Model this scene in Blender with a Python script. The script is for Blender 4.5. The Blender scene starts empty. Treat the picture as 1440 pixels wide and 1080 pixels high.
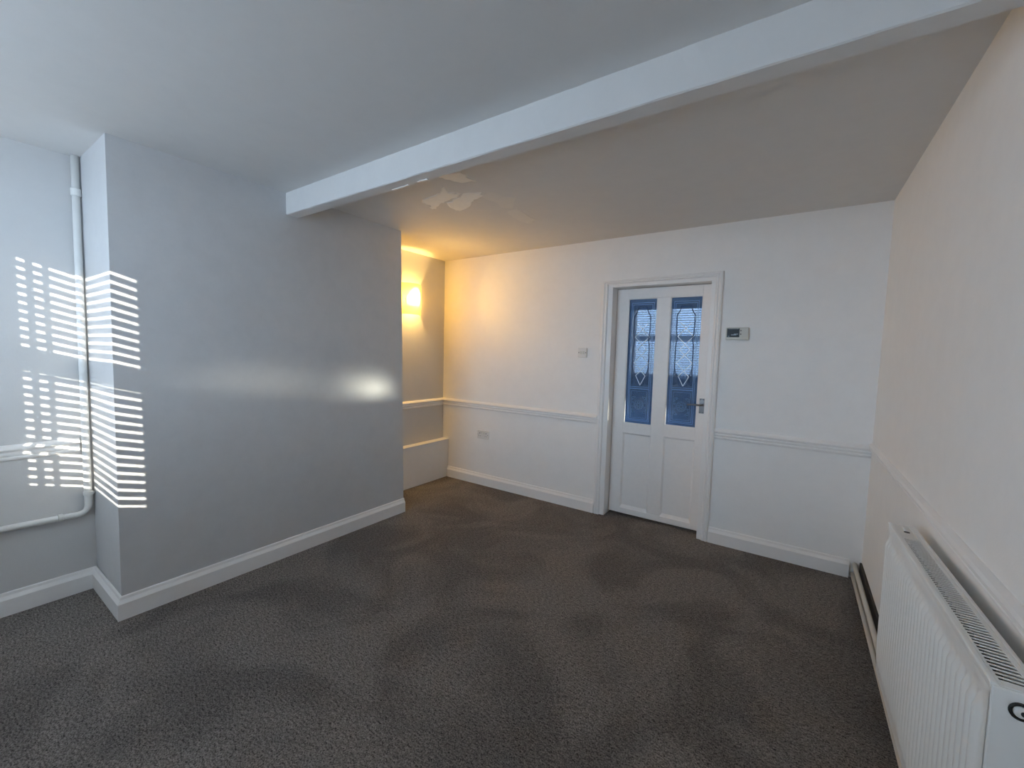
import bpy, bmesh, math, random
from mathutils import Vector, Matrix
random.seed(7)
S = bpy.context.scene
COL = S.collection

# ------------------------------------------------------------------ camera
cam_d = bpy.data.cameras.new('camera')
cam_d.sensor_fit = 'HORIZONTAL'; cam_d.sensor_width = 36.0
cam_d.lens = 588.3 / 1440 * 36.0
cam_d.clip_start = 0.02
cam = bpy.data.objects.new('camera', cam_d); COL.objects.link(cam)
r_, u_, f_ = Vector((0.826722, 0.562, 0.02619)), Vector((-0.063612, 0.047121, 0.996862)), Vector((-0.559002, 0.825794, -0.074706))
cam.matrix_world = Matrix(((r_.x, u_.x, -f_.x, 0), (r_.y, u_.y, -f_.y, 0), (r_.z, u_.z, -f_.z, 1.43), (0, 0, 0, 1)))
S.camera = cam

# ------------------------------------------------------------------ light and exposure
vs = S.view_settings
vs.view_transform = 'Standard'; vs.look = 'None'; vs.gamma = 1.0; vs.use_curve_mapping = False
vs.exposure = 0.16
SKY = 22.0
w = bpy.data.worlds.new('sky'); S.world = w; w.use_nodes = True
bg = w.node_tree.nodes['Background']
bg.inputs['Strength'].default_value = SKY
_tc = w.node_tree.nodes.new('ShaderNodeTexCoord'); _sx = w.node_tree.nodes.new('ShaderNodeSeparateXYZ'); _cr = w.node_tree.nodes.new('ShaderNodeValToRGB')
w.node_tree.links.new(_tc.outputs['Generated'], _sx.inputs[0]); w.node_tree.links.new(_sx.outputs['Z'], _cr.inputs['Fac'])
_mr = w.node_tree.nodes.new('ShaderNodeMapRange'); _mr.inputs['From Min'].default_value = -1; _mr.inputs['From Max'].default_value = 1
w.node_tree.links.new(_sx.outputs['Z'], _mr.inputs['Value']); w.node_tree.links.new(_mr.outputs['Result'], _cr.inputs['Fac'])
_e = _cr.color_ramp.elements                       # street below the horizon, hazy blue sky above it
_e[0].position = 0.46; _e[0].color = (0.24, 0.31, 0.40, 1); _e[1].position = 0.53; _e[1].color = (0.60, 0.78, 1.0, 1)
w.node_tree.links.new(_cr.outputs['Color'], bg.inputs['Color'])
sun_d = bpy.data.lights.new('sun', 'SUN'); sun_d.energy = 13.0; sun_d.angle = 0.0035; sun_d.color = (1.0, 0.93, 0.80)
sun = bpy.data.objects.new('sun', sun_d); COL.objects.link(sun)
SUN_DIR = Vector((-0.8, 1.0, -0.30))
sun.rotation_euler = SUN_DIR.to_track_quat('-Z', 'Y').to_euler(); sun.location = (3, -6, 4)
por_d = bpy.data.lights.new('window_portal', 'AREA'); por_d.shape = 'RECTANGLE'; por_d.size = 1.5; por_d.size_y = 1.32
por_d.cycles.is_portal = True
por = bpy.data.objects.new('window_portal', por_d); COL.objects.link(por)
por.location = (-2.0, -1.235, 1.705); por.rotation_euler = (math.radians(90), 0, 0)
LAMP_W = 40.0; LAMP_OUT_W = 24.0
hl_d = bpy.data.lights.new('sheen_spot', 'SPOT'); hl_d.energy = 4600.0; hl_d.color = (1.0, 0.52, 0.24)     # added unseen spot, throws the glow on the chimney breast through the door glass
hl_d.spot_size = math.radians(26); hl_d.spot_blend = 1.0; hl_d.shadow_soft_size = 0.12
hl = bpy.data.objects.new('sheen_spot', hl_d); COL.objects.link(hl)
hl.location = (0.02, 4.60, 0.76); hl.scale = (1.0, 0.17, 1.0)
hl.rotation_euler = (Vector((-2.81, 1.92, 1.125)) - hl.location).to_track_quat('-Z', 'Y').to_euler()
S.cycles.use_denoising = True
S.cycles.max_bounces = 14; S.cycles.diffuse_bounces = 8; S.cycles.transparent_max_bounces = 16
S.cycles.sample_clamp_indirect = 6.0

# ------------------------------------------------------------------ room numbers (metres)
XR, YB, XA, YW = 0.437, 3.505, -3.32, -1.0
ZC = 2.428
YC1, YC2, XC = 0.608, 2.463, -2.81
HS = 0.121

# ------------------------------------------------------------------ materials
def nm(name):
    m = bpy.data.materials.new(name); m.use_nodes = True
    nt = m.node_tree; b = nt.nodes['Principled BSDF']
    return m, nt, b
def N(nt, t, **kw):
    n = nt.nodes.new(t)
    for k, v in kw.items(): setattr(n, k, v)
    return n
def plain(name, col, rough=0.5, metal=0.0, spec=0.5, bump=0.0, bscale=60, var=0.0):
    m, nt, b = nm(name)
    b.inputs['Roughness'].default_value = rough; b.inputs['Metallic'].default_value = metal
    b.inputs['Specular IOR Level'].default_value = spec
    tc = N(nt, 'ShaderNodeTexCoord'); nz = N(nt, 'ShaderNodeTexNoise')
    nz.inputs['Scale'].default_value = bscale; nz.inputs['Detail'].default_value = 4
    nt.links.new(tc.outputs['Object'], nz.inputs['Vector'])
    mx = N(nt, 'ShaderNodeMix', data_type='RGBA')
    mx.inputs[6].default_value = (*[c * (1 - var) for c in col], 1); mx.inputs[7].default_value = (*[min(1, c * (1 + var)) for c in col], 1)
    nt.links.new(nz.outputs['Fac'], mx.inputs[0]); nt.links.new(mx.outputs[2], b.inputs['Base Color'])
    if bump:
        bp = N(nt, 'ShaderNodeBump'); bp.inputs['Strength'].default_value = bump; bp.inputs['Distance'].default_value = 0.002
        nt.links.new(nz.outputs['Fac'], bp.inputs['Height']); nt.links.new(bp.outputs['Normal'], b.inputs['Normal'])
    return m
def plaster(name, col, rough, spec, und=0.25, fine=0.12, scuff=0.0, aniso=False):
    """painted plaster: broad undulation, roller stipple and faint scuffs"""
    m, nt, b = nm(name)
    b.inputs['Roughness'].default_value = rough; b.inputs['Specular IOR Level'].default_value = spec
    tc = N(nt, 'ShaderNodeTexCoord')
    n1 = N(nt, 'ShaderNodeTexNoise'); n1.inputs['Scale'].default_value = 3.2; n1.inputs['Detail'].default_value = 5
    n2 = N(nt, 'ShaderNodeTexNoise'); n2.inputs['Scale'].default_value = 130; n2.inputs['Detail'].default_value = 3
    n3 = N(nt, 'ShaderNodeTexNoise'); n3.inputs['Scale'].default_value = 9; n3.inputs['Detail'].default_value = 8; n3.inputs['Roughness'].default_value = 0.7
    for n in (n1, n2, n3): nt.links.new(tc.outputs['Object'], n.inputs['Vector'])
    b1 = N(nt, 'ShaderNodeBump'); b1.inputs['Strength'].default_value = und; b1.inputs['Distance'].default_value = 0.02
    b2 = N(nt, 'ShaderNodeBump'); b2.inputs['Strength'].default_value = fine; b2.inputs['Distance'].default_value = 0.002
    nt.links.new(n1.outputs['Fac'], b1.inputs['Height']); nt.links.new(n2.outputs['Fac'], b2.inputs['Height'])
    nt.links.new(b1.outputs['Normal'], b2.inputs['Normal']); nt.links.new(b2.outputs['Normal'], b.inputs['Normal'])
    cr = N(nt, 'ShaderNodeValToRGB')
    cr.color_ramp.elements[0].position = 0.30; cr.color_ramp.elements[0].color = (*[c * (0.97 - scuff) for c in col], 1)
    cr.color_ramp.elements[1].position = 0.62; cr.color_ramp.elements[1].color = (*col, 1)
    nt.links.new(n3.outputs['Fac'], cr.inputs['Fac']); nt.links.new(cr.outputs['Color'], b.inputs['Base Color'])
    return m
M = {}
M['wall'] = plaster('white_wall_paint', (0.92, 0.91, 0.895), 0.55, 0.35, 0.05)
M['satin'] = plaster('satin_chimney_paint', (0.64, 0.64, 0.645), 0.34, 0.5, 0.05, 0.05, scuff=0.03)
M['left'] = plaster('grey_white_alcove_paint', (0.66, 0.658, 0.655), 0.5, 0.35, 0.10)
M['ceil'] = plaster('ceiling_paint', (0.75, 0.74, 0.725), 0.75, 0.2, 0.12)
M['gloss'] = plain('white_gloss_woodwork', (0.90, 0.885, 0.87), 0.32, bump=0.15, bscale=40, var=0.02)
M['door'] = plain('door_paint', (0.90, 0.87, 0.845), 0.38, bump=0.2, bscale=35, var=0.03)
M['rad'] = plain('radiator_enamel', (0.86, 0.86, 0.84), 0.36, bump=0.1, bscale=30, var=0.02)
M['radin'] = plain('radiator_inside_shade', (0.06, 0.058, 0.055), 0.6)  # near-black: shade of the grille slots put into the fins' colour
M['plastic'] = plain('white_plastic', (0.78, 0.77, 0.75), 0.4)
M['plastic2'] = plain('aged_plastic', (0.66, 0.66, 0.61), 0.45, bscale=20, var=0.04)
M['dark'] = plain('dark_rubber', (0.012, 0.012, 0.012), 0.5)
M['mark'] = plain('grey_mark', (0.10, 0.10, 0.10), 0.6)
M['lcd'] = plain('display_window', (0.035, 0.05, 0.06), 0.15)
M['lcd2'] = plain('display_segment', (0.35, 0.42, 0.48), 0.3)
M['metal'] = plain('aged_chrome', (0.20, 0.195, 0.20), 0.32, metal=0.9, bump=0.3, bscale=90, var=0.15)
M['pipe'] = plain('painted_pipe', (0.78, 0.78, 0.76), 0.4, bump=0.15, bscale=25, var=0.02)
M['pipe2'] = plain('cream_pipe', (0.66, 0.62, 0.55), 0.4, bump=0.15, bscale=25, var=0.04)
M['slat'] = plain('blind_slat', (0.80, 0.80, 0.80), 0.45)
M['patch'] = plain('bare_plaster_patch', (0.95, 0.93, 0.88), 0.75, bump=0.8, bscale=26, var=0.05)
M['flake'] = plain('paint_flake', (0.93, 0.92, 0.90), 0.6)
M['patch2'] = plain('faint_plaster_patch', (0.78, 0.765, 0.735), 0.75, bump=0.5, bscale=18, var=0.04)

def carpet():
    m, nt, b = nm('charcoal_carpet')
    b.inputs['Roughness'].default_value = 1.0; b.inputs['Specular IOR Level'].default_value = 0.05
    tc = N(nt, 'ShaderNodeTexCoord')
    fine = N(nt, 'ShaderNodeTexNoise'); fine.inputs['Scale'].default_value = 170; fine.inputs['Detail'].default_value = 3; fine.inputs['Roughness'].default_value = 0.75
    mp = N(nt, 'ShaderNodeMapping'); mp.inputs['Rotation'].default_value = (0, 0, 0.5); mp.inputs['Scale'].default_value = (1.0, 2.4, 1)
    tuft = N(nt, 'ShaderNodeTexNoise'); tuft.inputs['Scale'].default_value = 48; tuft.inputs['Detail'].default_value = 4; tuft.inputs['Roughness'].default_value = 0.7
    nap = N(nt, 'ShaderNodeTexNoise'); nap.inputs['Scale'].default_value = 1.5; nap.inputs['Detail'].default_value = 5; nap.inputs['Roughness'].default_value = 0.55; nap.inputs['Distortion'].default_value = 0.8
    nt.links.new(tc.outputs['Object'], fine.inputs['Vector']); nt.links.new(tc.outputs['Object'], mp.inputs['Vector'])
    nt.links.new(mp.outputs['Vector'], tuft.inputs['Vector']); nt.links.new(tc.outputs['Object'], nap.inputs['Vector'])
    c1 = N(nt, 'ShaderNodeValToRGB')
    e = c1.color_ramp.elements
    e[0].position = 0.38; e[0].color = (0.022, 0.021, 0.020, 1); e[1].position = 0.62; e[1].color = (0.35, 0.322, 0.304, 1)
    add = N(nt, 'ShaderNodeMath', operation='ADD'); m1 = N(nt, 'ShaderNodeMath', operation='MULTIPLY'); m1.inputs[1].default_value = 0.62
    m2 = N(nt, 'ShaderNodeMath', operation='MULTIPLY'); m2.inputs[1].default_value = 0.38
    nt.links.new(fine.outputs['Fac'], m1.inputs[0]); nt.links.new(tuft.outputs['Fac'], m2.inputs[0])
    nt.links.new(m1.outputs[0], add.inputs[0]); nt.links.new(m2.outputs[0], add.inputs[1]); nt.links.new(add.outputs[0], c1.inputs['Fac'])
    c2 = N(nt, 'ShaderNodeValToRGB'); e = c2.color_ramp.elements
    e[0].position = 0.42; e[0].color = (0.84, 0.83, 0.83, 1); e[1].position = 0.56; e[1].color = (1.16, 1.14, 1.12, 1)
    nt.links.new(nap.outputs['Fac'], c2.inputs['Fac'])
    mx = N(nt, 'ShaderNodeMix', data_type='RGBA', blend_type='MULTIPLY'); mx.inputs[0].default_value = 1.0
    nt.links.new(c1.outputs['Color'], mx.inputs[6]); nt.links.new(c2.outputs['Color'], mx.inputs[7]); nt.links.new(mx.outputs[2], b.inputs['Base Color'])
    bp = N(nt, 'ShaderNodeBump'); bp.inputs['Strength'].default_value = 1.0; bp.inputs['Distance'].default_value = 0.008
    nt.links.new(add.outputs[0], bp.inputs['Height']); nt.links.new(bp.outputs['Normal'], b.inputs['Normal'])
    return m
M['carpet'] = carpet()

def pane_mat(name, tint, refl, frost, frost_col):
    """flat glass: see-through tint, mirror reflection by Fresnel and a little satin haze"""
    m = bpy.data.materials.new(name); m.use_nodes = True; nt = m.node_tree
    nt.nodes.remove(nt.nodes['Principled BSDF']); out = nt.nodes['Material Output']
    tr = N(nt, 'ShaderNodeBsdfTransparent'); tr.inputs['Color'].default_value = (*tint, 1)
    gl = N(nt, 'ShaderNodeBsdfGlossy'); gl.inputs['Roughness'].default_value = 0.004; gl.inputs['Color'].default_value = (0.85, 0.93, 1.0, 1)
    df = N(nt, 'ShaderNodeBsdfDiffuse'); df.inputs['Color'].default_value = (*frost_col, 1)
    lw = N(nt, 'ShaderNodeLayerWeight'); lw.inputs['Blend'].default_value = 0.5
    pw = N(nt, 'ShaderNodeMath', operation='POWER'); pw.inputs[1].default_value = 5.0; nt.links.new(lw.outputs['Facing'], pw.inputs[0])
    fr = N(nt, 'ShaderNodeMath', operation='MULTIPLY_ADD'); fr.inputs[1].default_value = 0.85; fr.inputs[2].default_value = refl; nt.links.new(pw.outputs[0], fr.inputs[0])
    a = N(nt, 'ShaderNodeMixShader'); a.inputs[0].default_value = frost
    nt.links.new(tr.outputs[0], a.inputs[1]); nt.links.new(df.outputs[0], a.inputs[2])
    c = N(nt, 'ShaderNodeMixShader'); nt.links.new(fr.outputs[0], c.inputs[0])
    nt.links.new(a.outputs[0], c.inputs[1]); nt.links.new(gl.outputs[0], c.inputs[2])
    nt.links.new(c.outputs[0], out.inputs['Surface'])
    return m
M['winglass'] = pane_mat('clear_window_glass', (0.97, 0.98, 0.98), 0.03, 0.0, (1, 1, 1))
M['doorglass'] = pane_mat('blue_etched_glass', (0.48, 0.66, 0.88), 0.032, 0.35, (0.10, 0.24, 0.50))
M['etch'] = plain('etched_line', (0.18, 0.36, 0.68), 0.35)
M['cut'] = plain('cut_line_glint', (0.74, 0.87, 1.0), 0.2)  # pale colour stands for the light the bevelled cuts catch
M['etch2'] = plain('etched_flower', (0.16, 0.30, 0.52), 0.4)
M['etchd'] = plain('etched_frost', (0.03, 0.08, 0.18), 0.45)

def shade_mat():
    m = bpy.data.materials.new('amber_lamp_glass'); m.use_nodes = True; nt = m.node_tree
    nt.nodes.remove(nt.nodes['Principled BSDF']); out = nt.nodes['Material Output']
    tl = N(nt, 'ShaderNodeBsdfTranslucent'); tl.inputs['Color'].default_value = (0.95, 0.80, 0.42, 1)
    df = N(nt, 'ShaderNodeBsdfDiffuse'); df.inputs['Color'].default_value = (0.85, 0.72, 0.42, 1)
    gl = N(nt, 'ShaderNodeBsdfGlossy'); gl.inputs['Roughness'].default_value = 0.2
    a = N(nt, 'ShaderNodeMixShader'); a.inputs[0].default_value = 0.35
    c = N(nt, 'ShaderNodeMixShader'); c.inputs[0].default_value = 0.05
    nt.links.new(tl.outputs[0], a.inputs[1]); nt.links.new(df.outputs[0], a.inputs[2])
    tp = N(nt, 'ShaderNodeBsdfTransparent'); tp.inputs['Color'].default_value = (1.0, 0.93, 0.56, 1)
    d = N(nt, 'ShaderNodeMixShader'); d.inputs[0].default_value = 0.45
    nt.links.new(a.outputs[0], c.inputs[1]); nt.links.new(gl.outputs[0], c.inputs[2])
    nt.links.new(c.outputs[0], d.inputs[1]); nt.links.new(tp.outputs[0], d.inputs[2]); nt.links.new(d.outputs[0], out.inputs['Surface'])
    return m
M['shade'] = shade_mat()
def emis(name, col, st):
    m, nt, b = nm(name); b.inputs['Base Color'].default_value = (*col, 1)
    b.inputs['Emission Color'].default_value = (*col, 1); b.inputs['Emission Strength'].default_value = st
    return m
M['bulb'] = emis('lit_bulb', (1.0, 0.75, 0.35), 3.0)

# ------------------------------------------------------------------ mesh helpers
def obj(name, bm, mat, parent=None, bevel=0.0, smooth=False, seg=2):
    me = bpy.data.meshes.new(name); bmesh.ops.recalc_face_normals(bm, faces=bm.faces[:]); bm.to_mesh(me); bm.free()
    o = bpy.data.objects.new(name, me); COL.objects.link(o); me.materials.append(mat)
    if parent: o.parent = parent
    if smooth: me.polygons.foreach_set('use_smooth', [True] * len(me.polygons))
    if bevel:
        md = o.modifiers.new('bevel', 'BEVEL'); md.width = bevel; md.segments = seg; md.limit_method = 'ANGLE'; md.angle_limit = math.radians(40)
    return o
def empty(name, loc=(0, 0, 0), rot=(0, 0, 0)):
    o = bpy.data.objects.new(name, None); o.empty_display_size = 0.1; COL.objects.link(o); o.location = loc; o.rotation_euler = rot
    return o
def tag(o, label=None, cat=None, group=None, kind=None):
    for k, v in (('label', label), ('category', cat), ('group', group), ('kind', kind)):
        if v: o[k] = v
    return o
def struct(o, label=None, cat=None): return tag(o, label, cat, None, 'structure')
def box(bm, x0, x1, y0, y1, z0, z1):
    v = [bm.verts.new(p) for p in ((x0, y0, z0), (x1, y0, z0), (x1, y1, z0), (x0, y1, z0), (x0, y0, z1), (x1, y0, z1), (x1, y1, z1), (x0, y1, z1))]
    for f in ((0, 3, 2, 1), (4, 5, 6, 7), (0, 1, 5, 4), (1, 2, 6, 5), (2, 3, 7, 6), (3, 0, 4, 7)): bm.faces.new([v[i] for i in f])
def boxes(*bs):
    bm = bmesh.new()
    for b in bs: box(bm, *b)
    return bm
def sweep(bm, rings):
    """rings: equal-length closed loops of points; walls between them and a cap at each end"""
    R = [[bm.verts.new(p) for p in r] for r in rings]; n = len(R[0])
    for a, b in zip(R, R[1:]):
        for i in range(n): bm.faces.new((a[i], a[(i + 1) % n], b[(i + 1) % n], b[i]))
    bm.faces.new(R[0][::-1]); bm.faces.new(R[-1])
def molding(prof, path):
    """prof: (out, z) pairs; path: list of ((x,y),(ox,oy)): wall point and outward (mitred) direction"""
    bm = bmesh.new()
    sweep(bm, [[(x + o * ox, y + o * oy, z) for o, z in prof] for (x, y), (ox, oy) in path])
    return bm
def tube(bm, pts, r, n=14):
    pts = [Vector(p) for p in pts]; rings = []
    for i, p in enumerate(pts):
        t = (pts[min(i + 1, len(pts) - 1)] - pts[max(i - 1, 0)]).normalized()
        a = t.cross(Vector((0.31, 0.52, 0.79))).normalized(); b = t.cross(a)
        if i:
            pa = rings[-1][1]; a = (pa - t * pa.dot(t)).normalized(); b = t.cross(a)
        rings.append(([tuple(p + a * math.cos(k * 2 * math.pi / n) * r + b * math.sin(k * 2 * math.pi / n) * r) for k in range(n)], a))
    sweep(bm, [q for q, _ in rings])
def lathe(bm, prof, n=24, c=(0, 0, 0), axis='Y'):
    """prof: (radius, along); axis Y or X or Z"""
    rings = []
    for r, h in prof:
        ring = []
        for k in range(n):
            a = k * 2 * math.pi / n; p, q = math.cos(a) * r, math.sin(a) * r
            ring.append({'Y': (c[0] + p, c[1] + h, c[2] + q), 'X': (c[0] + h, c[1] + p, c[2] + q), 'Z': (c[0] + p, c[1] + q, c[2] + h)}[axis])
        rings.append(ring)
    sweep(bm, rings)
def arc_fillet(p0, p1, p2, rad, n=7):
    p0, p1, p2 = map(Vector, (p0, p1, p2)); a = (p0 - p1).normalized(); b = (p2 - p1).normalized()
    s, e = p1 + a * rad, p1 + b * rad
    return [tuple((s * (1 - t) ** 2) + p1 * 2 * t * (1 - t) + e * t * t) for t in [i / n for i in range(n + 1)]]

# ------------------------------------------------------------------ the room shell
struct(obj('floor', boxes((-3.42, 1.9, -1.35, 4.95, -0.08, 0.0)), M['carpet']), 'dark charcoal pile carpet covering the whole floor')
struct(obj('wall_right', boxes((XR, XR + 0.1, -1.3, 3.635, 0, ZC)), M['wall']), 'plain white wall on the right behind the radiator')
DX0, DX1, DZ = -1.343, -0.548, 2.015
struct(obj('wall_back', boxes((-3.42, DX0 - 0.012, YB, 3.635, 0, ZC), (DX1 + 0.012, XR, YB, 3.635, 0, ZC), (DX0 - 0.012, DX1 + 0.012, YB, 3.635, DZ + 0.012, ZC)), M['wall']), 'white back wall with the glazed door in it')
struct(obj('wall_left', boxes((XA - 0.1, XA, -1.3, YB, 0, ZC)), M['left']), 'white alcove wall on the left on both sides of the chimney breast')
WX0, WX1, WZ0, WZ1 = -2.75, -1.25, 1.05, 2.36
struct(obj('wall_front', boxes((XA, WX0, YW - 0.22, YW, 0, ZC), (WX1, XR, YW - 0.22, YW, 0, ZC), (WX0, WX1, YW - 0.22, YW, 0, WZ0), (WX0, WX1, YW - 0.22, YW, WZ1, ZC)), M['wall']))
# chimney breast: its corners are a little out of plumb, as measured
bm = bmesh.new()
lo = [(-2.814, 0.600, 0), (-2.806, 2.478, 0), (XA, 2.478, 0), (XA, 0.610, 0)]
hi = [(-2.806, 0.614, ZC), (-2.829, 2.450, ZC), (XA, 2.450, ZC), (XA, 0.616, ZC)]
NZ, NY = 10, 16
def chim(a, b, t):  return tuple(Vector(a).lerp(Vector(b), t))
sweep(bm, [[chim(lo[i], hi[i], k / NZ) for i in range(4)] for k in range(NZ + 1)])
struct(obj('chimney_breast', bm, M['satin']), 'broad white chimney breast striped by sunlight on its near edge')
ceil = struct(obj('ceiling', boxes((-3.42, XR + 0.1, -1.3, 3.635, ZC, ZC + 0.1)), M['ceil']), 'flat white ceiling with patched plaster near the alcove')
# patched plaster on the ceiling: thin trowelled layers
def patch(pts, t, mat, name='plaster_patch'):
    bm = bmesh.new(); cx = sum(p[0] for p in pts) / len(pts); cy = sum(p[1] for p in pts) / len(pts)
    # jagged the edge a little
    q = []
    for i, p in enumerate(pts):
        n = pts[(i + 1) % len(pts)]; q.append(p)
        for t_ in (0.33, 0.66):
            q.append((p[0] + (n[0] - p[0]) * t_ + random.uniform(-.016, .016), p[1] + (n[1] - p[1]) * t_ + random.uniform(-.016, .016)))
    a = [(x, y, ZC) for x, y in q]; b = [(cx + (x - cx) * 0.90, cy + (y - cy) * 0.90, ZC - t) for x, y in q]
    sweep(bm, [a, b]); o = obj(name, bm, mat, ceil); return o
patch([(-1.775, 1.811), (-1.694, 1.803), (-1.61, 1.817), (-1.612, 1.861), (-1.631, 1.915), (-1.622, 1.979), (-1.712, 1.945), (-1.745, 1.867)], 0.003, M['patch'])
patch([(-2.169, 2.057), (-2.076, 2.011), (-1.977, 1.997), (-1.922, 1.983), (-1.878, 1.942), (-1.848, 1.943), (-1.872, 1.989), (-1.857, 2.044), (-1.831, 2.07), (-1.926, 2.097), (-2.019, 2.118), (-2.079, 2.135), (-2.177, 2.201), (-2.198, 2.175), (-2.153, 2.119)], 0.005, M['patch'])
patch([(-2.021, 2.143), (-1.899, 2.113), (-1.804, 2.074), (-1.701, 2.112), (-1.725, 2.166), (-1.818, 2.184), (-1.888, 2.245), (-2.054, 2.314), (-2.067, 2.278)], 0.004, M['patch'])
patch([(-1.795, 2.549), (-1.716, 2.478), (-1.674, 2.474), (-1.678, 2.771), (-1.786, 2.81), (-1.802, 2.668)], 0.002, M['patch2'])
patch([(-1.725, 2.143), (-1.636, 2.149), (-1.618, 2.252), (-1.57, 2.303), (-1.703, 2.458), (-1.76, 2.398), (-1.735, 2.282), (-1.75, 2.199)], 0.0015, M['patch2'])
# beam across the room
bm = bmesh.new()
NB = 60; YB1, YB2, ZB = 1.480, 1.560, 2.2885
rings = []
for i in range(NB + 1):
    x = -2.82 + (XR + 2.82) * i / NB
    j = lambda s: random.uniform(-s, s)
    rings.append([(x, YB1 + j(.0010), ZB + 0.004 + j(.001)), (x, YB1 + 0.005, ZB + j(.001)), (x, YB2 - 0.004, ZB + j(.0008)), (x, YB2, ZB + 0.004), (x, YB2, ZC + .01), (x, YB1 + j(.0015), ZC + .01), (x, YB1 + j(.002), ZC - .012)])
sweep(bm, rings)
beam = struct(obj('ceiling_beam', bm, M['ceil'], bevel=0), 'long boxed white beam crossing the ceiling from chimney breast to right wall')
for (x, y, l) in ((-1.86, 1.557, 0.13), (-1.66, 1.552, 0.07)):
    bm = bmesh.new(); n = 9; a = []; b = []
    for i in range(n):
        a.append((x + l * i / (n - 1), y + random.uniform(-.004, .004) - .002, ZB + .002)); b.append((x + l * i / (n - 1), y - .010 - random.uniform(0, .006), ZB + .002))
    loop = a + b[::-1]; sweep(bm, [loop, [(p[0], p[1], p[2] - 0.005) for p in loop]])
    obj('paint_flake', bm, M['flake'], beam)

# ------------------------------------------------------------------ baseboards
SK = [(0, 0), (0.023, 0), (0.023, 0.086), (0.019, 0.092), (0.011, 0.104), (0.008, 0.117), (0.003, HS), (0, HS)]
struct(obj('baseboard_left', molding(SK, [((XA, -1.0), (1, 0)), ((XA, 0.606), (1, 0))]), M['gloss'], bevel=.0012), 'white moulded skirting in the near alcove under the pipe')
struct(obj('baseboard_chimney', molding(SK, [((XA, 0.607), (0, -1)), ((-2.812, 0.602), (1, -1)), ((-2.807, 2.470), (1, 0)), ((-2.8065, 2.479), (1, 0))]), M['gloss'], bevel=.0012), 'white moulded skirting around the foot of the chimney breast')
struct(obj('baseboard_back', molding(SK, [((-3.24, YB), (0, -1)), ((-1.440, YB), (0, -1))]), M['gloss'], bevel=.0012), 'white moulded skirting on the back wall left of the door')
struct(obj('baseboard_back', molding(SK, [((-0.486, YB), (0, -1)), ((0.375, YB), (0, -1))]), M['gloss'], bevel=.0012), 'white moulded skirting on the back wall right of the door')
# ------------------------------------------------------------------ dado rails
DR = [(0, 0.812), (0.006, 0.813), (0.013, 0.821), (0.014, 0.829), (0.009, 0.835), (0.015, 0.841), (0.016, 0.850), (0.010, 0.856), (0.010, 0.861), (0.024, 0.867), (0.025, 0.874), (0.018, 0.885), (0.006, 0.893), (0, 0.895)]
def rail(path, label, dz=0, sc=1.0):
    return struct(obj('trim_1', molding([(o, .812 + (z - .812) * sc + dz) for o, z in DR], path), M['gloss'], bevel=.0008), label)
rail([((XA, -1.0), (1, 0)), ((XA, 0.562), (1, 0))], 'white dado rail in the near alcove ending at the vertical pipe', -.006)
rail([((XA, 2.46), (1, 0)), ((XA, YB), (1, -1)), ((-1.440, YB), (0, -1))], 'white dado rail from the far alcove along the back wall to the door', .002)
rail([((-0.486, YB), (0, -1)), ((XR - .002, YB), (0, -1))], 'white dado rail on the back wall right of the door')
rail([((XR, YB - .03), (-1, 0)), ((XR, -1.0), (-1, 0))], 'white dado rail on the right wall above the radiator', .050, .64)

# ------------------------------------------------------------------ doorway: lining, casing, leaf
YL = 3.606                                            # face of the door leaf
casing = struct(empty('trim_2', (-0.95, YB, 0)), 'white moulded door casing around the glazed door')
def cpart(name, bm, bevel=.003):
    o = obj(name, bm, M['gloss'], None, bevel); o.parent = casing; o.matrix_parent_inverse = Matrix.Translation((0.95, -YB, 0)); return o
AO0, AO1, AI0, AI1 = -1.438, -0.487, -1.385, -0.538
def casing_side(xo, xi, zt_o, zt_i):
    prof = [(0, 0), (0, .014), (.12, .022), (.40, .024), (.55, .018), (.72, .022), (.90, .020), (1, .012), (1, 0)]
    bm = bmesh.new(); rs = []
    for z in (0, 1):
        rs.append([(xo + (xi - xo) * t, YB - d, (0 if z == 0 else zt_o + (zt_i - zt_o) * t)) for t, d in prof])
    sweep(bm, rs); return bm
cpart('casing_upright', casing_side(AO0, AI0, 2.064, 2.037), .0015); cpart('casing_upright', casing_side(AO1, AI1, 2.078, 2.040), .0015)
prof = [(0, 0), (0, .014), (.12, .022), (.40, .024), (.55, .018), (.72, .022), (.90, .020), (1, .012), (1, 0)]
bm = bmesh.new(); sweep(bm, [[(AO0 + (AI0 - AO0) * t, YB - d, 2.064 + (2.037 - 2.064) * t) for t, d in prof], [(AO1 + (AI1 - AO1) * t, YB - d, 2.078 + (2.040 - 2.078) * t) for t, d in prof]])
cpart('casing_head', bm, .0015)
cpart('door_lining', boxes((AI0 - .004, DX0, YB - .008, 3.66, 0, DZ + .03)), .002)
cpart('door_lining', boxes((DX1 - .021, AI1 + .004, YB - .008, 3.598, 0, DZ + .03), (DX1, AI1 + .004, 3.598, 3.66, 0, DZ + .03)), .002)
cpart('door_lining', boxes((DX0, DX1 - .021, YB - .008, 3.66, DZ - .004, DZ + .03)), .002)

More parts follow.
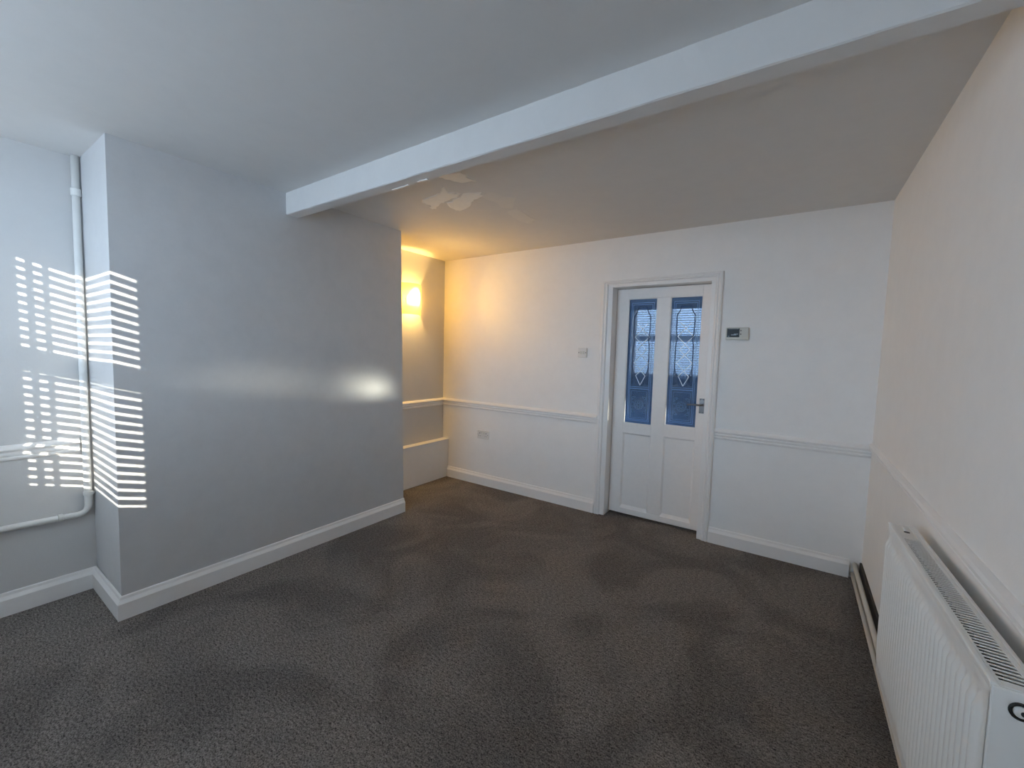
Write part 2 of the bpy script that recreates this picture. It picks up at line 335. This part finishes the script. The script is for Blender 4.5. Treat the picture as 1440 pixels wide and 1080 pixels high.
door = struct(empty('door_1', (-0.95, YL, 0)), 'white door with two blue etched glass panes over two flat panels')
def dpart(name, bm, mat='door', bevel=.002, parent=None, **k):
    o = obj(name, bm, M[mat], None, bevel, **k); o.parent = parent or door
    if not parent: o.matrix_parent_inverse = Matrix.Translation((0.95, -YL, 0))
    return o
LX0, LX1, LZ0, LZ1 = -1.341, -0.550, 0.020, 2.006
P1, P2 = (-1.237, -0.993), (-0.885, -0.641)
PZ0a, PZ0b, PZ1 = 0.838, 0.858, 1.920
Y0, Y1 = YL, YL + 0.04
def quadbox(bm, pts, y0, y1):
    a = [bm.verts.new((x, y0, z)) for x, z in pts]; b = [bm.verts.new((x, y1, z)) for x, z in pts]; n = len(pts)
    bm.faces.new(a); bm.faces.new(b[::-1])
    for i in range(n): bm.faces.new((a[i], a[(i + 1) % n], b[(i + 1) % n], b[i]))
dpart('stile', boxes((LX0, P1[0], Y0, Y1, LZ0, LZ1))); dpart('stile', boxes((P2[1], LX1, Y0, Y1, LZ0, LZ1)))
dpart('mid_stile', boxes((P1[1], P2[0], Y0, Y1, 0.07, PZ1)))
dpart('top_rail', boxes((P1[0], P2[1], Y0, Y1, PZ1, LZ1)))
bm = bmesh.new(); quadbox(bm, [(P1[0], .748), (P1[1], .748), (P1[1], PZ0a), (P1[0], PZ0a)], Y0, Y1); quadbox(bm, [(P2[0], .758), (P2[1], .758), (P2[1], PZ0b), (P2[0], PZ0b)], Y0, Y1)
dpart('lock_rail', bm)
dpart('bottom_rail', boxes((P1[0], P2[1], Y0, Y1, LZ0, .07)))
for (a, b), z1 in ((P1, .748), (P2, .758)):
    dpart('panel', boxes((a - .002, b + .002, Y0 + .014, Y1 - .008, .06, z1 + .004)))
    bm = bmesh.new()      # sloping bead around the panel
    o_ = [(a, .070), (b, .070), (b, z1), (a, z1)]; i_ = [(a + .012, .096), (b - .012, .096), (b - .012, z1 - .012), (a + .012, z1 - .012)]
    vo = [bm.verts.new((x, Y0 + .002, z)) for x, z in o_]; vi = [bm.verts.new((x, Y0 + .013, z)) for x, z in i_]
    vb = [bm.verts.new((x, Y0 + .016, z)) for x, z in o_]; vib = [bm.verts.new((x, Y0 + .016, z)) for x, z in i_]
    for k in range(4):
        l = (k + 1) % 4
        bm.faces.new((vo[k], vo[l], vi[l], vi[k])); bm.faces.new((vi[k], vi[l], vib[l], vib[k])); bm.faces.new((vib[k], vib[l], vb[l], vb[k])); bm.faces.new((vb[k], vb[l], vo[l], vo[k]))
    dpart('panel_bead', bm, bevel=0)
# glass panes with etched lines
def ribbon(bm, pts, wd, y0=None, th=0.0016, closed=False):
    y0 = (YL + .012) if y0 is None else y0
    n = len(pts); segs = n if closed else n - 1
    for i in range(segs):
        (x0, z0), (x1, z1) = pts[i], pts[(i + 1) % n]
        d = Vector((x1 - x0, z1 - z0)); L = d.length
        if L < 1e-6: continue
        d /= L; p = Vector((-d.y, d.x)) * wd / 2
        e = d * wd * 0.25
        q = [(x0 - e.x + p.x, z0 - e.y + p.y), (x1 + e.x + p.x, z1 + e.y + p.y), (x1 + e.x - p.x, z1 + e.y - p.y), (x0 - e.x - p.x, z0 - e.y - p.y)]
        quadbox(bm, q, y0 - th, y0)
def circ(cx, cz, r, n=20, a0=0, a1=2 * math.pi): return [(cx + math.cos(a0 + (a1 - a0) * i / n) * r, cz + math.sin(a0 + (a1 - a0) * i / n) * r) for i in range(n + 1)]
for (a, b), z0 in ((P1, PZ0a), (P2, PZ0b)):
    g = dpart('glass_pane', boxes((a, b, YL + .012, YL + .017, z0, PZ1)), 'doorglass', 0)
    g['label'] = 'blue etched glass pane'
    bead = bmesh.new()
    box(bead, a, a + .006, Y0 + .003, YL + .012, z0, PZ1); box(bead, b - .006, b, Y0 + .003, YL + .012, z0, PZ1)
    box(bead, a, b, Y0 + .003, YL + .012, z0, z0 + .006); box(bead, a, b, Y0 + .003, YL + .012, PZ1 - .006, PZ1)
    dpart('glazing_bead', bead, bevel=.001)
    W = b - a; H = PZ1 - z0; X = lambda t: a + W * t; Z = lambda t: z0 + H * t
    bm = bmesh.new()      # double border lines
    for ins in (.028, .040):
        ribbon(bm, [(a + ins, z0 + ins), (b - ins, z0 + ins), (b - ins, PZ1 - ins * 1.3), (a + ins, PZ1 - ins * 1.3)], .0035, closed=True)
    ribbon(bm, [(a + .04, Z(.285)), (b - .04, Z(.285))], .006); ribbon(bm, [(a + .04, Z(.300)), (b - .04, Z(.300))], .003)
    dpart('etched_border', bm, 'etch', 0, g)
    bm = bmesh.new()      # crossing zigzags that make the lattice of diamonds
    xl, xr = X(.27), X(.77); top, per = .80, .205
    la, lb = [], []
    for k in range(6):
        z = Z(top - k * per / 2)
        la.append((xl if k % 2 else xr - .02, z)); lb.append((xr if k % 2 else xl + .02, z))
    mid = ((xl + xr) / 2, Z(.285 + .03))
    ribbon(bm, la[:5] + [mid], .005); ribbon(bm, lb[:5] + [mid], .005)
    dpart('etched_lattice', bm, 'cut', 0, g)
    bm = bmesh.new()      # shouldered inner arch
    ribbon(bm, [(X(.22), Z(.32)), (X(.22), Z(.62)), (X(.26), Z(.68)), (X(.22), Z(.74)), (X(.22), Z(.86)), (X(.30), Z(.89)), (X(.36), Z(.935)), (X(.64), Z(.935)), (X(.70), Z(.89)), (X(.78), Z(.86)), (X(.78), Z(.74)), (X(.74), Z(.68)), (X(.78), Z(.62)), (X(.78), Z(.32))], .008)
    ribbon(bm, [(X(.22), Z(.46)), (X(.36), Z(.325)), (X(.5), Z(.305)), (X(.64), Z(.325)), (X(.78), Z(.46))], .006)
    for sx in (.27, .73):
        for k in range(4): ribbon(bm, circ(X(sx + (.03 if k % 2 else -.02) * (1 if sx < .5 else -1)), Z(.335 + k * .022), .010 - k * .001, 8), .004)
    dpart('etched_arch', bm, 'etchd', 0, g)
    bm = bmesh.new()      # square with flower medallion and corner sprays
    cz = Z(.155); cx = X(.5)
    ribbon(bm, [(a + .055, z0 + .055), (b - .055, z0 + .055), (b - .055, Z(.265)), (a + .055, Z(.265))], .003, closed=True)
    ribbon(bm, circ(cx, cz, .040, 24), .005); ribbon(bm, circ(cx, cz, .012, 12), .006)
    for k in range(8): 
        t = k * math.pi / 4; ribbon(bm, circ(cx + math.cos(t) * .025, cz + math.sin(t) * .025, .009, 8), .004)
    for sx in (-1, 1):
        for sz in (-1, 1):
            for (dx, dz, r) in ((.050, .060, .010), (.036, .066, .007), (.058, .042, .007), (.052, .020, .006)):
                ribbon(bm, circ(cx + sx * dx, cz + sz * dz, r, 8), .004)
    dpart('etched_medallion', bm, 'etch2', 0, g)
# lever handle on its plate
hd = dpart('door_handle', boxes((-.623, -.585, YL - .006, YL, .985, 1.104)), 'metal', .002); hd['label'] = 'worn chrome lever handle plate'
bm = bmesh.new(); tube(bm, [(-.604, YL - .004, 1.055), (-.604, YL - .045, 1.055)] + arc_fillet((-.604, YL - .045, 1.055), (-.604, YL - .058, 1.055), (-.62, YL - .060, 1.055), .008, 4) + [(-.66, YL - .060, 1.056), (-.69, YL - .060, 1.053), (-.702, YL - .056, 1.050)], .0075, 12)
dpart('lever', bm, 'metal', 0, hd, smooth=True)
for x in (-.615, -.593):
    for z in (.993, 1.096):
        bm = bmesh.new(); lathe(bm, [(.0005, -.003), (.004, -.0025), (.0045, 0)], 10, (x, YL - .006, z)); dpart('screw', bm, 'dark', 0, hd)

# hall beyond the door
struct(obj('wall_hall', boxes((-2.0, -1.9, 3.66, 4.9, 0, 2.5), (1.75, 1.85, 3.635, 4.9, 0, 2.5), (-2.0, 1.85, 4.8, 4.9, 0, 2.5), (XR + .1, 1.85, 3.535, 3.635, 0, 2.5), (-2.0, 1.85, 3.635, 4.9, 2.45, 2.55)), M['wall']))

# ------------------------------------------------------------------ window with blind (behind the camera, seen in the door glass)
win = struct(empty('window_1', (-2.0, YW - .15, WZ0)), 'sunlit window with a venetian blind seen reflected in the door glass')
def wpart(name, bm, mat='gloss', bevel=.003, parent=None):
    o = obj(name, bm, M[mat], None, bevel); o.parent = parent or win; o.matrix_parent_inverse = Matrix.Translation((2.0, -(YW - .15), -WZ0)); return o
YF0, YF1 = YW - .18, YW - .13
wpart('window_frame', boxes((WX0, WX0 + .05, YF0, YF1, WZ0, WZ1), (WX1 - .05, WX1, YF0, YF1, WZ0, WZ1), (WX0 + .05, WX1 - .05, YF0, YF1, WZ0, WZ0 + .04), (WX0 + .05, WX1 - .05, YF0, YF1, WZ1 - .02, WZ1)))
wpart('transom', boxes((WX0 + .05, WX1 - .05, YF0, YF1, 1.735, 1.838)))
wpart('mullion', boxes((-2.21, -2.103, YW - .159, YW - .151, WZ0 + .04, WZ1 - .02)), bevel=0)
wpart('glazing_bar', boxes((-2.076, -2.058, YW - .159, YW - .151, WZ0 + .04, WZ1 - .02)), bevel=0); wpart('glazing_bar', boxes((-2.029, -2.013, YW - .159, YW - .151, WZ0 + .04, WZ1 - .02)), bevel=0)
wpart('window_pane', boxes((WX0 + .05, WX1 - .05, YW - .157, YW - .153, WZ0 + .04, WZ1 - .02)), 'winglass', 0)
wpart('window_sill', boxes((WX0 - .03, WX1 + .03, YW - .12, YW + .03, WZ0 - .025, WZ0)))
blind = tag(empty('venetian_blind', (-2.0, YW - .04, WZ0)), 'white venetian blind with open slats, reflected in the door glass', 'blind')
binv = Matrix.Translation((2.0, -(YW - .04), -WZ0))
def bpart(name, bm, mat='slat', bevel=0):
    o = obj(name, bm, M[mat], None, bevel); o.parent = blind; o.matrix_parent_inverse = binv; return o
YS = YW - .04; TILT = math.radians(16); PITCH = .0436
bm = bmesh.new()
hw = .025
cs = []
for s, t in ((-1, 0), (-.5, .0025), (0, .0035), (.5, .0025), (1, 0)):
    cs.append((s * hw * math.cos(TILT) - t * math.sin(TILT), s * hw * math.sin(TILT) + t * math.cos(TILT)))
loop = cs + [(y, z - .002) for y, z in cs[::-1]]
sweep(bm, [[(WX0 + .012, y, z) for y, z in loop], [(WX1 - .012, y, z) for y, z in loop]])
slat = obj('slat', bm, M['slat'], None); slat.parent = blind
k0 = 2.179 + PITCH / 2
zs = [k0 + PITCH * k for k in range(-27, 4) if 1.09 < k0 + PITCH * k < 2.335]
for i, z in enumerate(zs):
    o = slat if i == 0 else slat.copy()
    if i: COL.objects.link(o)
    o.parent = blind; o.location = (2.0, 0, z - WZ0)
    o.rotation_euler = (random.uniform(-.02, .02), 0, 0)
bpart('head_rail', boxes((WX0 + .01, WX1 - .01, YS - .025, YS + .025, 2.335, 2.359)), bevel=.002)
bpart('bottom_rail', boxes((WX0 + .012, WX1 - .012, YS - .025, YS + .025, 1.062, 1.078)), bevel=.003)
for x in (-2.55, -1.985, -1.965, -1.84, -1.825, -1.45):
    bm = bmesh.new(); tube(bm, [(x, YS + .024, 1.07), (x, YS + .024, 2.34)], .0012, 6); bpart('ladder_cord', bm)

# ------------------------------------------------------------------ boxed ledge in the far alcove
ledge = tag(empty('boxed_ledge', (-3.27, 2.98, 0)), 'low white boxed-in ledge on the alcove floor below the wall lamp', 'ledge')
for nme, b, bv in (('front_board', (XA + .001, -3.229, 2.479, YB - .001, 0.001, .424), .001), ('top_board', (XA + .001, -3.224, 2.479, YB - .001, .424, .436), .003)):
    o = obj(nme, boxes(b), M['gloss'] if nme == 'top_board' else M['wall'], None, bv); o.parent = ledge; o.matrix_parent_inverse = Matrix.Translation((3.27, -2.98, 0))

# ------------------------------------------------------------------ wall lamp in the far alcove
LY, LZ = 2.992, 1.945
lamp = tag(empty('wall_lamp', (XA, LY, LZ)), 'lit amber glass wall lamp in the far alcove', 'lamp')
linv = Matrix.Translation((-XA, -LY, -LZ))
def lpart(name, bm, mat, bevel=0, smooth=False, parent=None):
    o = obj(name, bm, M[mat], None, bevel, smooth); o.parent = parent or lamp; o.matrix_parent_inverse = linv; return o
lpart('back_plate', boxes((XA + .001, XA + .012, LY - .05, LY + .05, LZ - .07, LZ + .05)), 'plastic', .004)
bm = bmesh.new(); NS = 16; hwid, hh, bow = .137, .155, .085
rs = []
for i in range(NS + 1):
    t = -1 + 2 * i / NS; y = LY + t * hwid; x = XA + .014 + bow * (1 - t * t) ** 0.9
    rs.append((x, y))
n = len(rs)
fr = [[bm.verts.new((x, y, z)) for x, y in rs] for z in (LZ - hh, LZ + hh)]
bk = [[bm.verts.new((x - .005, y * 1.0 - (y - LY) * .025, z)) for x, y in rs] for z in (LZ - hh, LZ + hh)]
for i in range(n - 1):
    bm.faces.new((fr[0][i], fr[0][i + 1], fr[1][i + 1], fr[1][i])); bm.faces.new((bk[0][i + 1], bk[0][i], bk[1][i], bk[1][i + 1]))
    bm.faces.new((fr[1][i], fr[1][i + 1], bk[1][i + 1], bk[1][i])); bm.faces.new((fr[0][i + 1], fr[0][i], bk[0][i], bk[0][i + 1]))
for i in (0, n - 1): bm.faces.new((fr[0][i], fr[1][i], bk[1][i], bk[0][i]))
lpart('glass_shade', bm, 'shade', 0, True)
for s in (-1, 1):
    lpart('shade_rim', boxes((XA + .010, XA + .017, LY + s * hwid - .004, LY + s * hwid + .004, LZ - hh, LZ + hh)), 'shade', .002)
bm = bmesh.new(); lathe(bm, [(.0005, .004), (.005, .003), (.006, 0)], 12, (XA + .062, LY - .115, LZ - .01), 'X'); lpart('cap_screw', bm, 'metal')
bm = bmesh.new(); lathe(bm, [(.012, -.05), (.012, -.028), (.010, -.024)], 14, (XA + .05, LY, LZ + .01), 'Z'); lpart('lamp_holder', bm, 'plastic')
bm = bmesh.new(); lathe(bm, [(.006, -.025), (.013, -.012), (.017, .006), (.014, .024), (.006, .037), (.0005, .042)], 16, (XA + .05, LY, LZ + .012), 'Z'); lpart('bulb', bm, 'bulb', 0, True)
ld = bpy.data.lights.new('lamp_light', 'POINT'); ld.energy = LAMP_W; ld.color = (1.0, 0.60, 0.17); ld.shadow_soft_size = .03
lo_ = bpy.data.objects.new('lamp_light', ld); COL.objects.link(lo_); lo_.parent = lamp; lo_.location = (.052, 0, .0)
la = bpy.data.lights.new('lamp_fill', 'AREA'); la.shape = 'DISK'; la.size = .05; la.energy = LAMP_OUT_W; la.spread = math.radians(100); la.color = (1.0, 0.66, 0.36)      # added area light inside the shade, lifts the far walls past the bulb's falloff
la_o = bpy.data.objects.new('lamp_fill', la); COL.objects.link(la_o); la_o.parent = lamp; la_o.location = (.02, 0, .02); la_o.rotation_euler = (0, math.radians(-90), 0)

# ------------------------------------------------------------------ pipe in the near alcove
PX, PY, PR = XA + .026, .583, .0165
pipe = tag(empty('gas_pipe', (PX, PY, .455)), 'white painted pipe running down the corner of the near alcove', 'pipe')
pinv = Matrix.Translation((-PX, -PY, -.455))
def ppart(name, bm, mat='pipe', smooth=True):
    o = obj(name, bm, M[mat], None, 0, smooth); o.parent = pipe; o.matrix_parent_inverse = pinv; return o
bm = bmesh.new()
tube(bm, [(PX, PY + .012, ZC - .002), (PX, PY + .007, 1.74), (PX, PY, .8)] + arc_fillet((PX, PY, .56), (PX, PY - .002, .455), (PX, PY - .1, .457), .05, 8) + [(PX, .3, .463), (PX, -.99, .475)], PR, 16)
ppart('pipe_run', bm)
bm = bmesh.new(); lathe(bm, [(PR, -.022), (PR + .005, -.018), (PR + .005, .018), (PR, .022)], 16, (PX, PY + .0105, 2.235), 'Z'); box(bm, PX - .02, PX - .008, PY + .01, PY + .034, 2.222, 2.232); ppart('pipe_clip', bm, smooth=False)
bm = bmesh.new(); lathe(bm, [(PR, -.012), (PR + .004, -.010), (PR + .004, .010), (PR, .012)], 16, (PX, PY - .001, .568), 'Z'); box(bm, PX - .006, PX + .006, PY + .012, PY + .026, .562, .574); ppart('pipe_clip', bm, smooth=False)
bm = bmesh.new(); lathe(bm, [(PR, -.010), (PR + .004, -.008), (PR + .004, .008), (PR, .010)], 16, (PX, .47, .459), 'Y'); ppart('pipe_clip', bm, smooth=False)

# ------------------------------------------------------------------ sockets, switch, thermostat on the back wall
def wall_thing(name, cx, cz, label, cat):
    return tag(empty(name, (cx, YB, cz)), label, cat)
def tpart(t, name, bm, mat, bevel=.002, parent=None, smooth=False):
    o = obj(name, bm, M[mat], parent or t, bevel, smooth); return o
sock = wall_thing('double_socket', -2.724, .547, 'white double power socket low on the back wall under the dado rail', 'socket')
tpart(sock, 'socket_plate', boxes((-.076, .076, -.012, -.0005, -.045, .045)), 'plastic', .004)
for s in (-1, 1):
    tpart(sock, 'rocker', boxes((s * .020 - .007, s * .020 + .007, -.016, -.012, .010, .030)), 'plastic2', .001)
    for q in ((s * .042 - .003, s * .042 + .003, -.0126, -.011, .008, .022), (s * .042 - .014, s * .042 - .008, -.0126, -.011, -.018, -.012), (s * .042 + .008, s * .042 + .014, -.0126, -.011, -.018, -.012)):
        tpart(sock, 'pin_hole', boxes(q), 'mark', 0)
    bm = bmesh.new(); lathe(bm, [(.0005, -.002), (.003, -.0015), (.0035, 0)], 10, (s * .066, -.012, 0)); tpart(sock, 'screw', bm, 'mark', 0)
sw = wall_thing('light_switch', -1.606, 1.447, 'white light switch on the back wall left of the door casing', 'switch')
tpart(sw, 'switch_plate', boxes((-.043, .043, -.014, -.0005, -.043, .043)), 'plastic', .004)
for s in (-1, 1):
    r = tpart(sw, 'rocker', boxes((s * .013 - .0085, s * .013 + .0085, -.019, -.0125, -.012, .014)), 'plastic2', .0015); r.rotation_euler = (math.radians(6), 0, 0)
    bm = bmesh.new(); lathe(bm, [(.0005, -.002), (.004, -.0015), (.0045, 0)], 10, (s * .034, -.014, 0)); tpart(sw, 'screw', bm, 'mark', 0)
th = wall_thing('thermostat', -.372, 1.612, 'small white thermostat with dark display on the back wall right of the door', 'thermostat')
tpart(th, 'thermostat_body', boxes((-.076, .072, -.030, -.0005, -.046, .046)), 'plastic2', .006)
dsp = tpart(th, 'display', boxes((-.068, .014, -.0315, -.029, -.026, .038)), 'lcd', .001); dsp['label'] = 'dark display window'
for q in ((-.040, -.006, -.0321, -.0312, -.012, -.006), (-.022, .006, -.0321, -.0312, -.006, -.001), (-.060, -.052, -.0321, -.0312, -.022, -.017), (-.060, .008, -.0321, -.0312, .033, .036)):
    tpart(th, 'display_segment', boxes(q), 'lcd2', 0, dsp)
for z in (.022, -.004): 
    bm = bmesh.new(); lathe(bm, [(.0005, -.003), (.004, -.0025), (.0048, 0)], 12, (.022, -.030, z)); tpart(th, 'button', bm, 'mark', 0)

# ------------------------------------------------------------------ heating pipes along the right wall
for (z, x0, lab) in ((.096, .400, 'upper white heating pipe along the foot of the right wall'), (.028, .396, 'lower white heating pipe along the foot of the right wall')):
    bm = bmesh.new(); tube(bm, [(x0, 3.495, z), (x0, 3.0, z), (x0, 2.2, z), (x0, -.98, z)], .013, 14)
    tag(obj('heating_pipe', bm, M['pipe2'], None, 0, True), lab, 'pipe')
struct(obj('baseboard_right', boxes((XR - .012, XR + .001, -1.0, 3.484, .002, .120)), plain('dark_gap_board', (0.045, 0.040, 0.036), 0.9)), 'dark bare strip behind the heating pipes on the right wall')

# ------------------------------------------------------------------ radiator
RY0, RY1, RX0, RX1 = 1.085, 2.092, .327, .402       # near end, far end, front, back
RZ0, RZ1 = .262, .840
RC = (0.3605, (RY0 + RY1) / 2, RZ1)
rad = tag(empty('radiator', RC, (math.radians(-1.9), 0, 0)), 'white panel radiator with ribbed front on the right wall', 'radiator')
L2 = (RY1 - RY0) / 2; H = RZ1 - RZ0; fx, bx = RX0 - RC[0], RX1 - RC[0]
def rpart(name, bm, mat='rad', bevel=.002, parent=None, smooth=False):
    return obj(name, bm, M[mat], parent or rad, bevel, smooth)
# ribbed front: height field over (y, z)
NR = 30; pitch = (2 * L2 - .05) / NR; sub = 10
ys = [-L2, -L2 + .012] + [-L2 + .025 + pitch * (i + k / sub) for i in range(NR) for k in range(sub)] + [L2 - .025, L2 - .012, L2]
zsr = [-.004, -.018, -.026, -.032, -.040, -.050, -.056, -.062, -.068, -.076] + [-.076 - (H - .13) * k / 6 for k in range(1, 7)] + [-H + .048, -H + .042, -H + .036, -H + .03, -H]
def hf(y, z):
    u = (y + L2 - .025) / pitch
    if u < 0 or u > NR: rib = 0
    else:
        f = u % 1.0; rib = 0.5 - 0.5 * math.cos(2 * math.pi * f); rib = rib ** 0.45
        # ribs die out in rounded ends
        zt, zb = -.046, -H + .038
        e = min((zt - z), (z - zb)) / .026
        rib *= max(0, min(1, e + .2 * (rib - .5)))
    edge = 0.004 if z > -.01 else 0
    return fx + 0.0005 - rib * .010 + edge
bm = bmesh.new(); g = [[bm.verts.new((hf(y, z), y, z)) for y in ys] for z in zsr]
for i in range(len(zsr) - 1):
    for j in range(len(ys) - 1): bm.faces.new((g[i][j], g[i + 1][j], g[i + 1][j + 1], g[i][j + 1]))
top = [bm.verts.new((fx + .012, y, -.006)) for y in (ys[0], ys[-1])]
back = [[bm.verts.new((fx + .012, y, z)) for y in (ys[0], ys[-1])] for z in (zsr[0], zsr[-1])]
o = rpart('front_panel', bm, bevel=0, smooth=True)
rpart('top_lip', boxes((fx - .001, fx + .011, -L2, L2, -.010, .004)), bevel=.003)
rpart('back_panel', boxes((bx - .010, bx, -L2, L2, -H, .003)), bevel=.003)
rpart('convector_fins', boxes(*[(fx + .016, bx - .014, -L2 + .02 + k * .0333, -L2 + .022 + k * .0333, -H + .05, -.05) for k in range(29)], (fx + .011, fx + .015, -L2, L2, -H, -.012)), 'radin', 0)['kind'] = 'stuff'
for s in (-1, 1):
    e0, e1 = (-L2 - .003, -L2 + .006) if s < 0 else (L2 - .006, L2 + .003)
    sp = rpart('side_panel', boxes((fx + .0005, bx - .001, e0, e1, -H + .004, .000)), bevel=.003)
    sp['label'] = 'flat end panel'
    if s < 0:
        # blanking plug with vent in the near end
        c = (.004, -L2 - .003, -.032)
        bm = bmesh.new(); lathe(bm, [(.0155, .002), (.0155, -.003), (.013, -.004), (.0105, -.001), (.0105, .002)], 24, c); rpart('plug_seal', bm, 'dark', 0, sp, True)
        bm = bmesh.new(); lathe(bm, [(.0105, .001), (.0100, -.004), (.0085, -.0065), (.0005, -.007)], 24, c); rpart('vent_plug', bm, 'plastic', 0, sp, True)
        bm = bmesh.new(); lathe(bm, [(.0042, 0), (.0042, -.003), (.0005, -.003)], 12, (c[0] + .002, c[1] - .0055, c[2])); rpart('vent_screw', bm, 'lcd', 0, sp)
grille = rpart('top_grille', boxes((fx + .011, fx + .016, -L2 + .002, L2 - .002, -.006, .002), (bx - .019, bx - .010, -L2 + .002, L2 - .002, -.006, .002), (fx + .016, bx - .019, -L2 + .002, -L2 + .022, -.006, .002)), bevel=.0008)
plate = rpart('grille_end_plate', boxes((fx + .016, bx - .019, L2 - .17, L2 - .002, -.006, -.001)), 'rad', .0005, grille)
bm = bmesh.new(); lathe(bm, [(.0085, .0), (.0085, .0012), (.0005, .0012)], 16, (.005, L2 - .085, -.001), 'Z'); rpart('vent_hole', bm, 'dark', 0, grille)
bm = bmesh.new(); tube(bm, [(.003, L2 - .01, .001), (.003, L2 - .07, .001)], .003, 8); rpart('bleed_stem', bm, 'rad', 0, grille, True)
bm = boxes((fx + .015, bx - .018, -.0030, .0030, .0000, .0012)); bar = rpart('grille_bar', bm, 'rad', 0, grille)
NBAR = 58
span0, span1 = -L2 + .022, L2 - .17
for i in range(NBAR):
    b_ = bar if i == 0 else bar.copy()
    if i: COL.objects.link(b_); b_.parent = grille
    b_.location = (0, span0 + (i + .75) * (span1 - span0) / NBAR, 0)
for y in (-L2 + .18, L2 - .18):
    for z0, z1 in ((-.12, -.06), (-H + .05, -H + .1)): rpart('wall_bracket', boxes((bx, XR - RC[0] - .001, y - .02, y + .02, z0, z1)), bevel=.002)
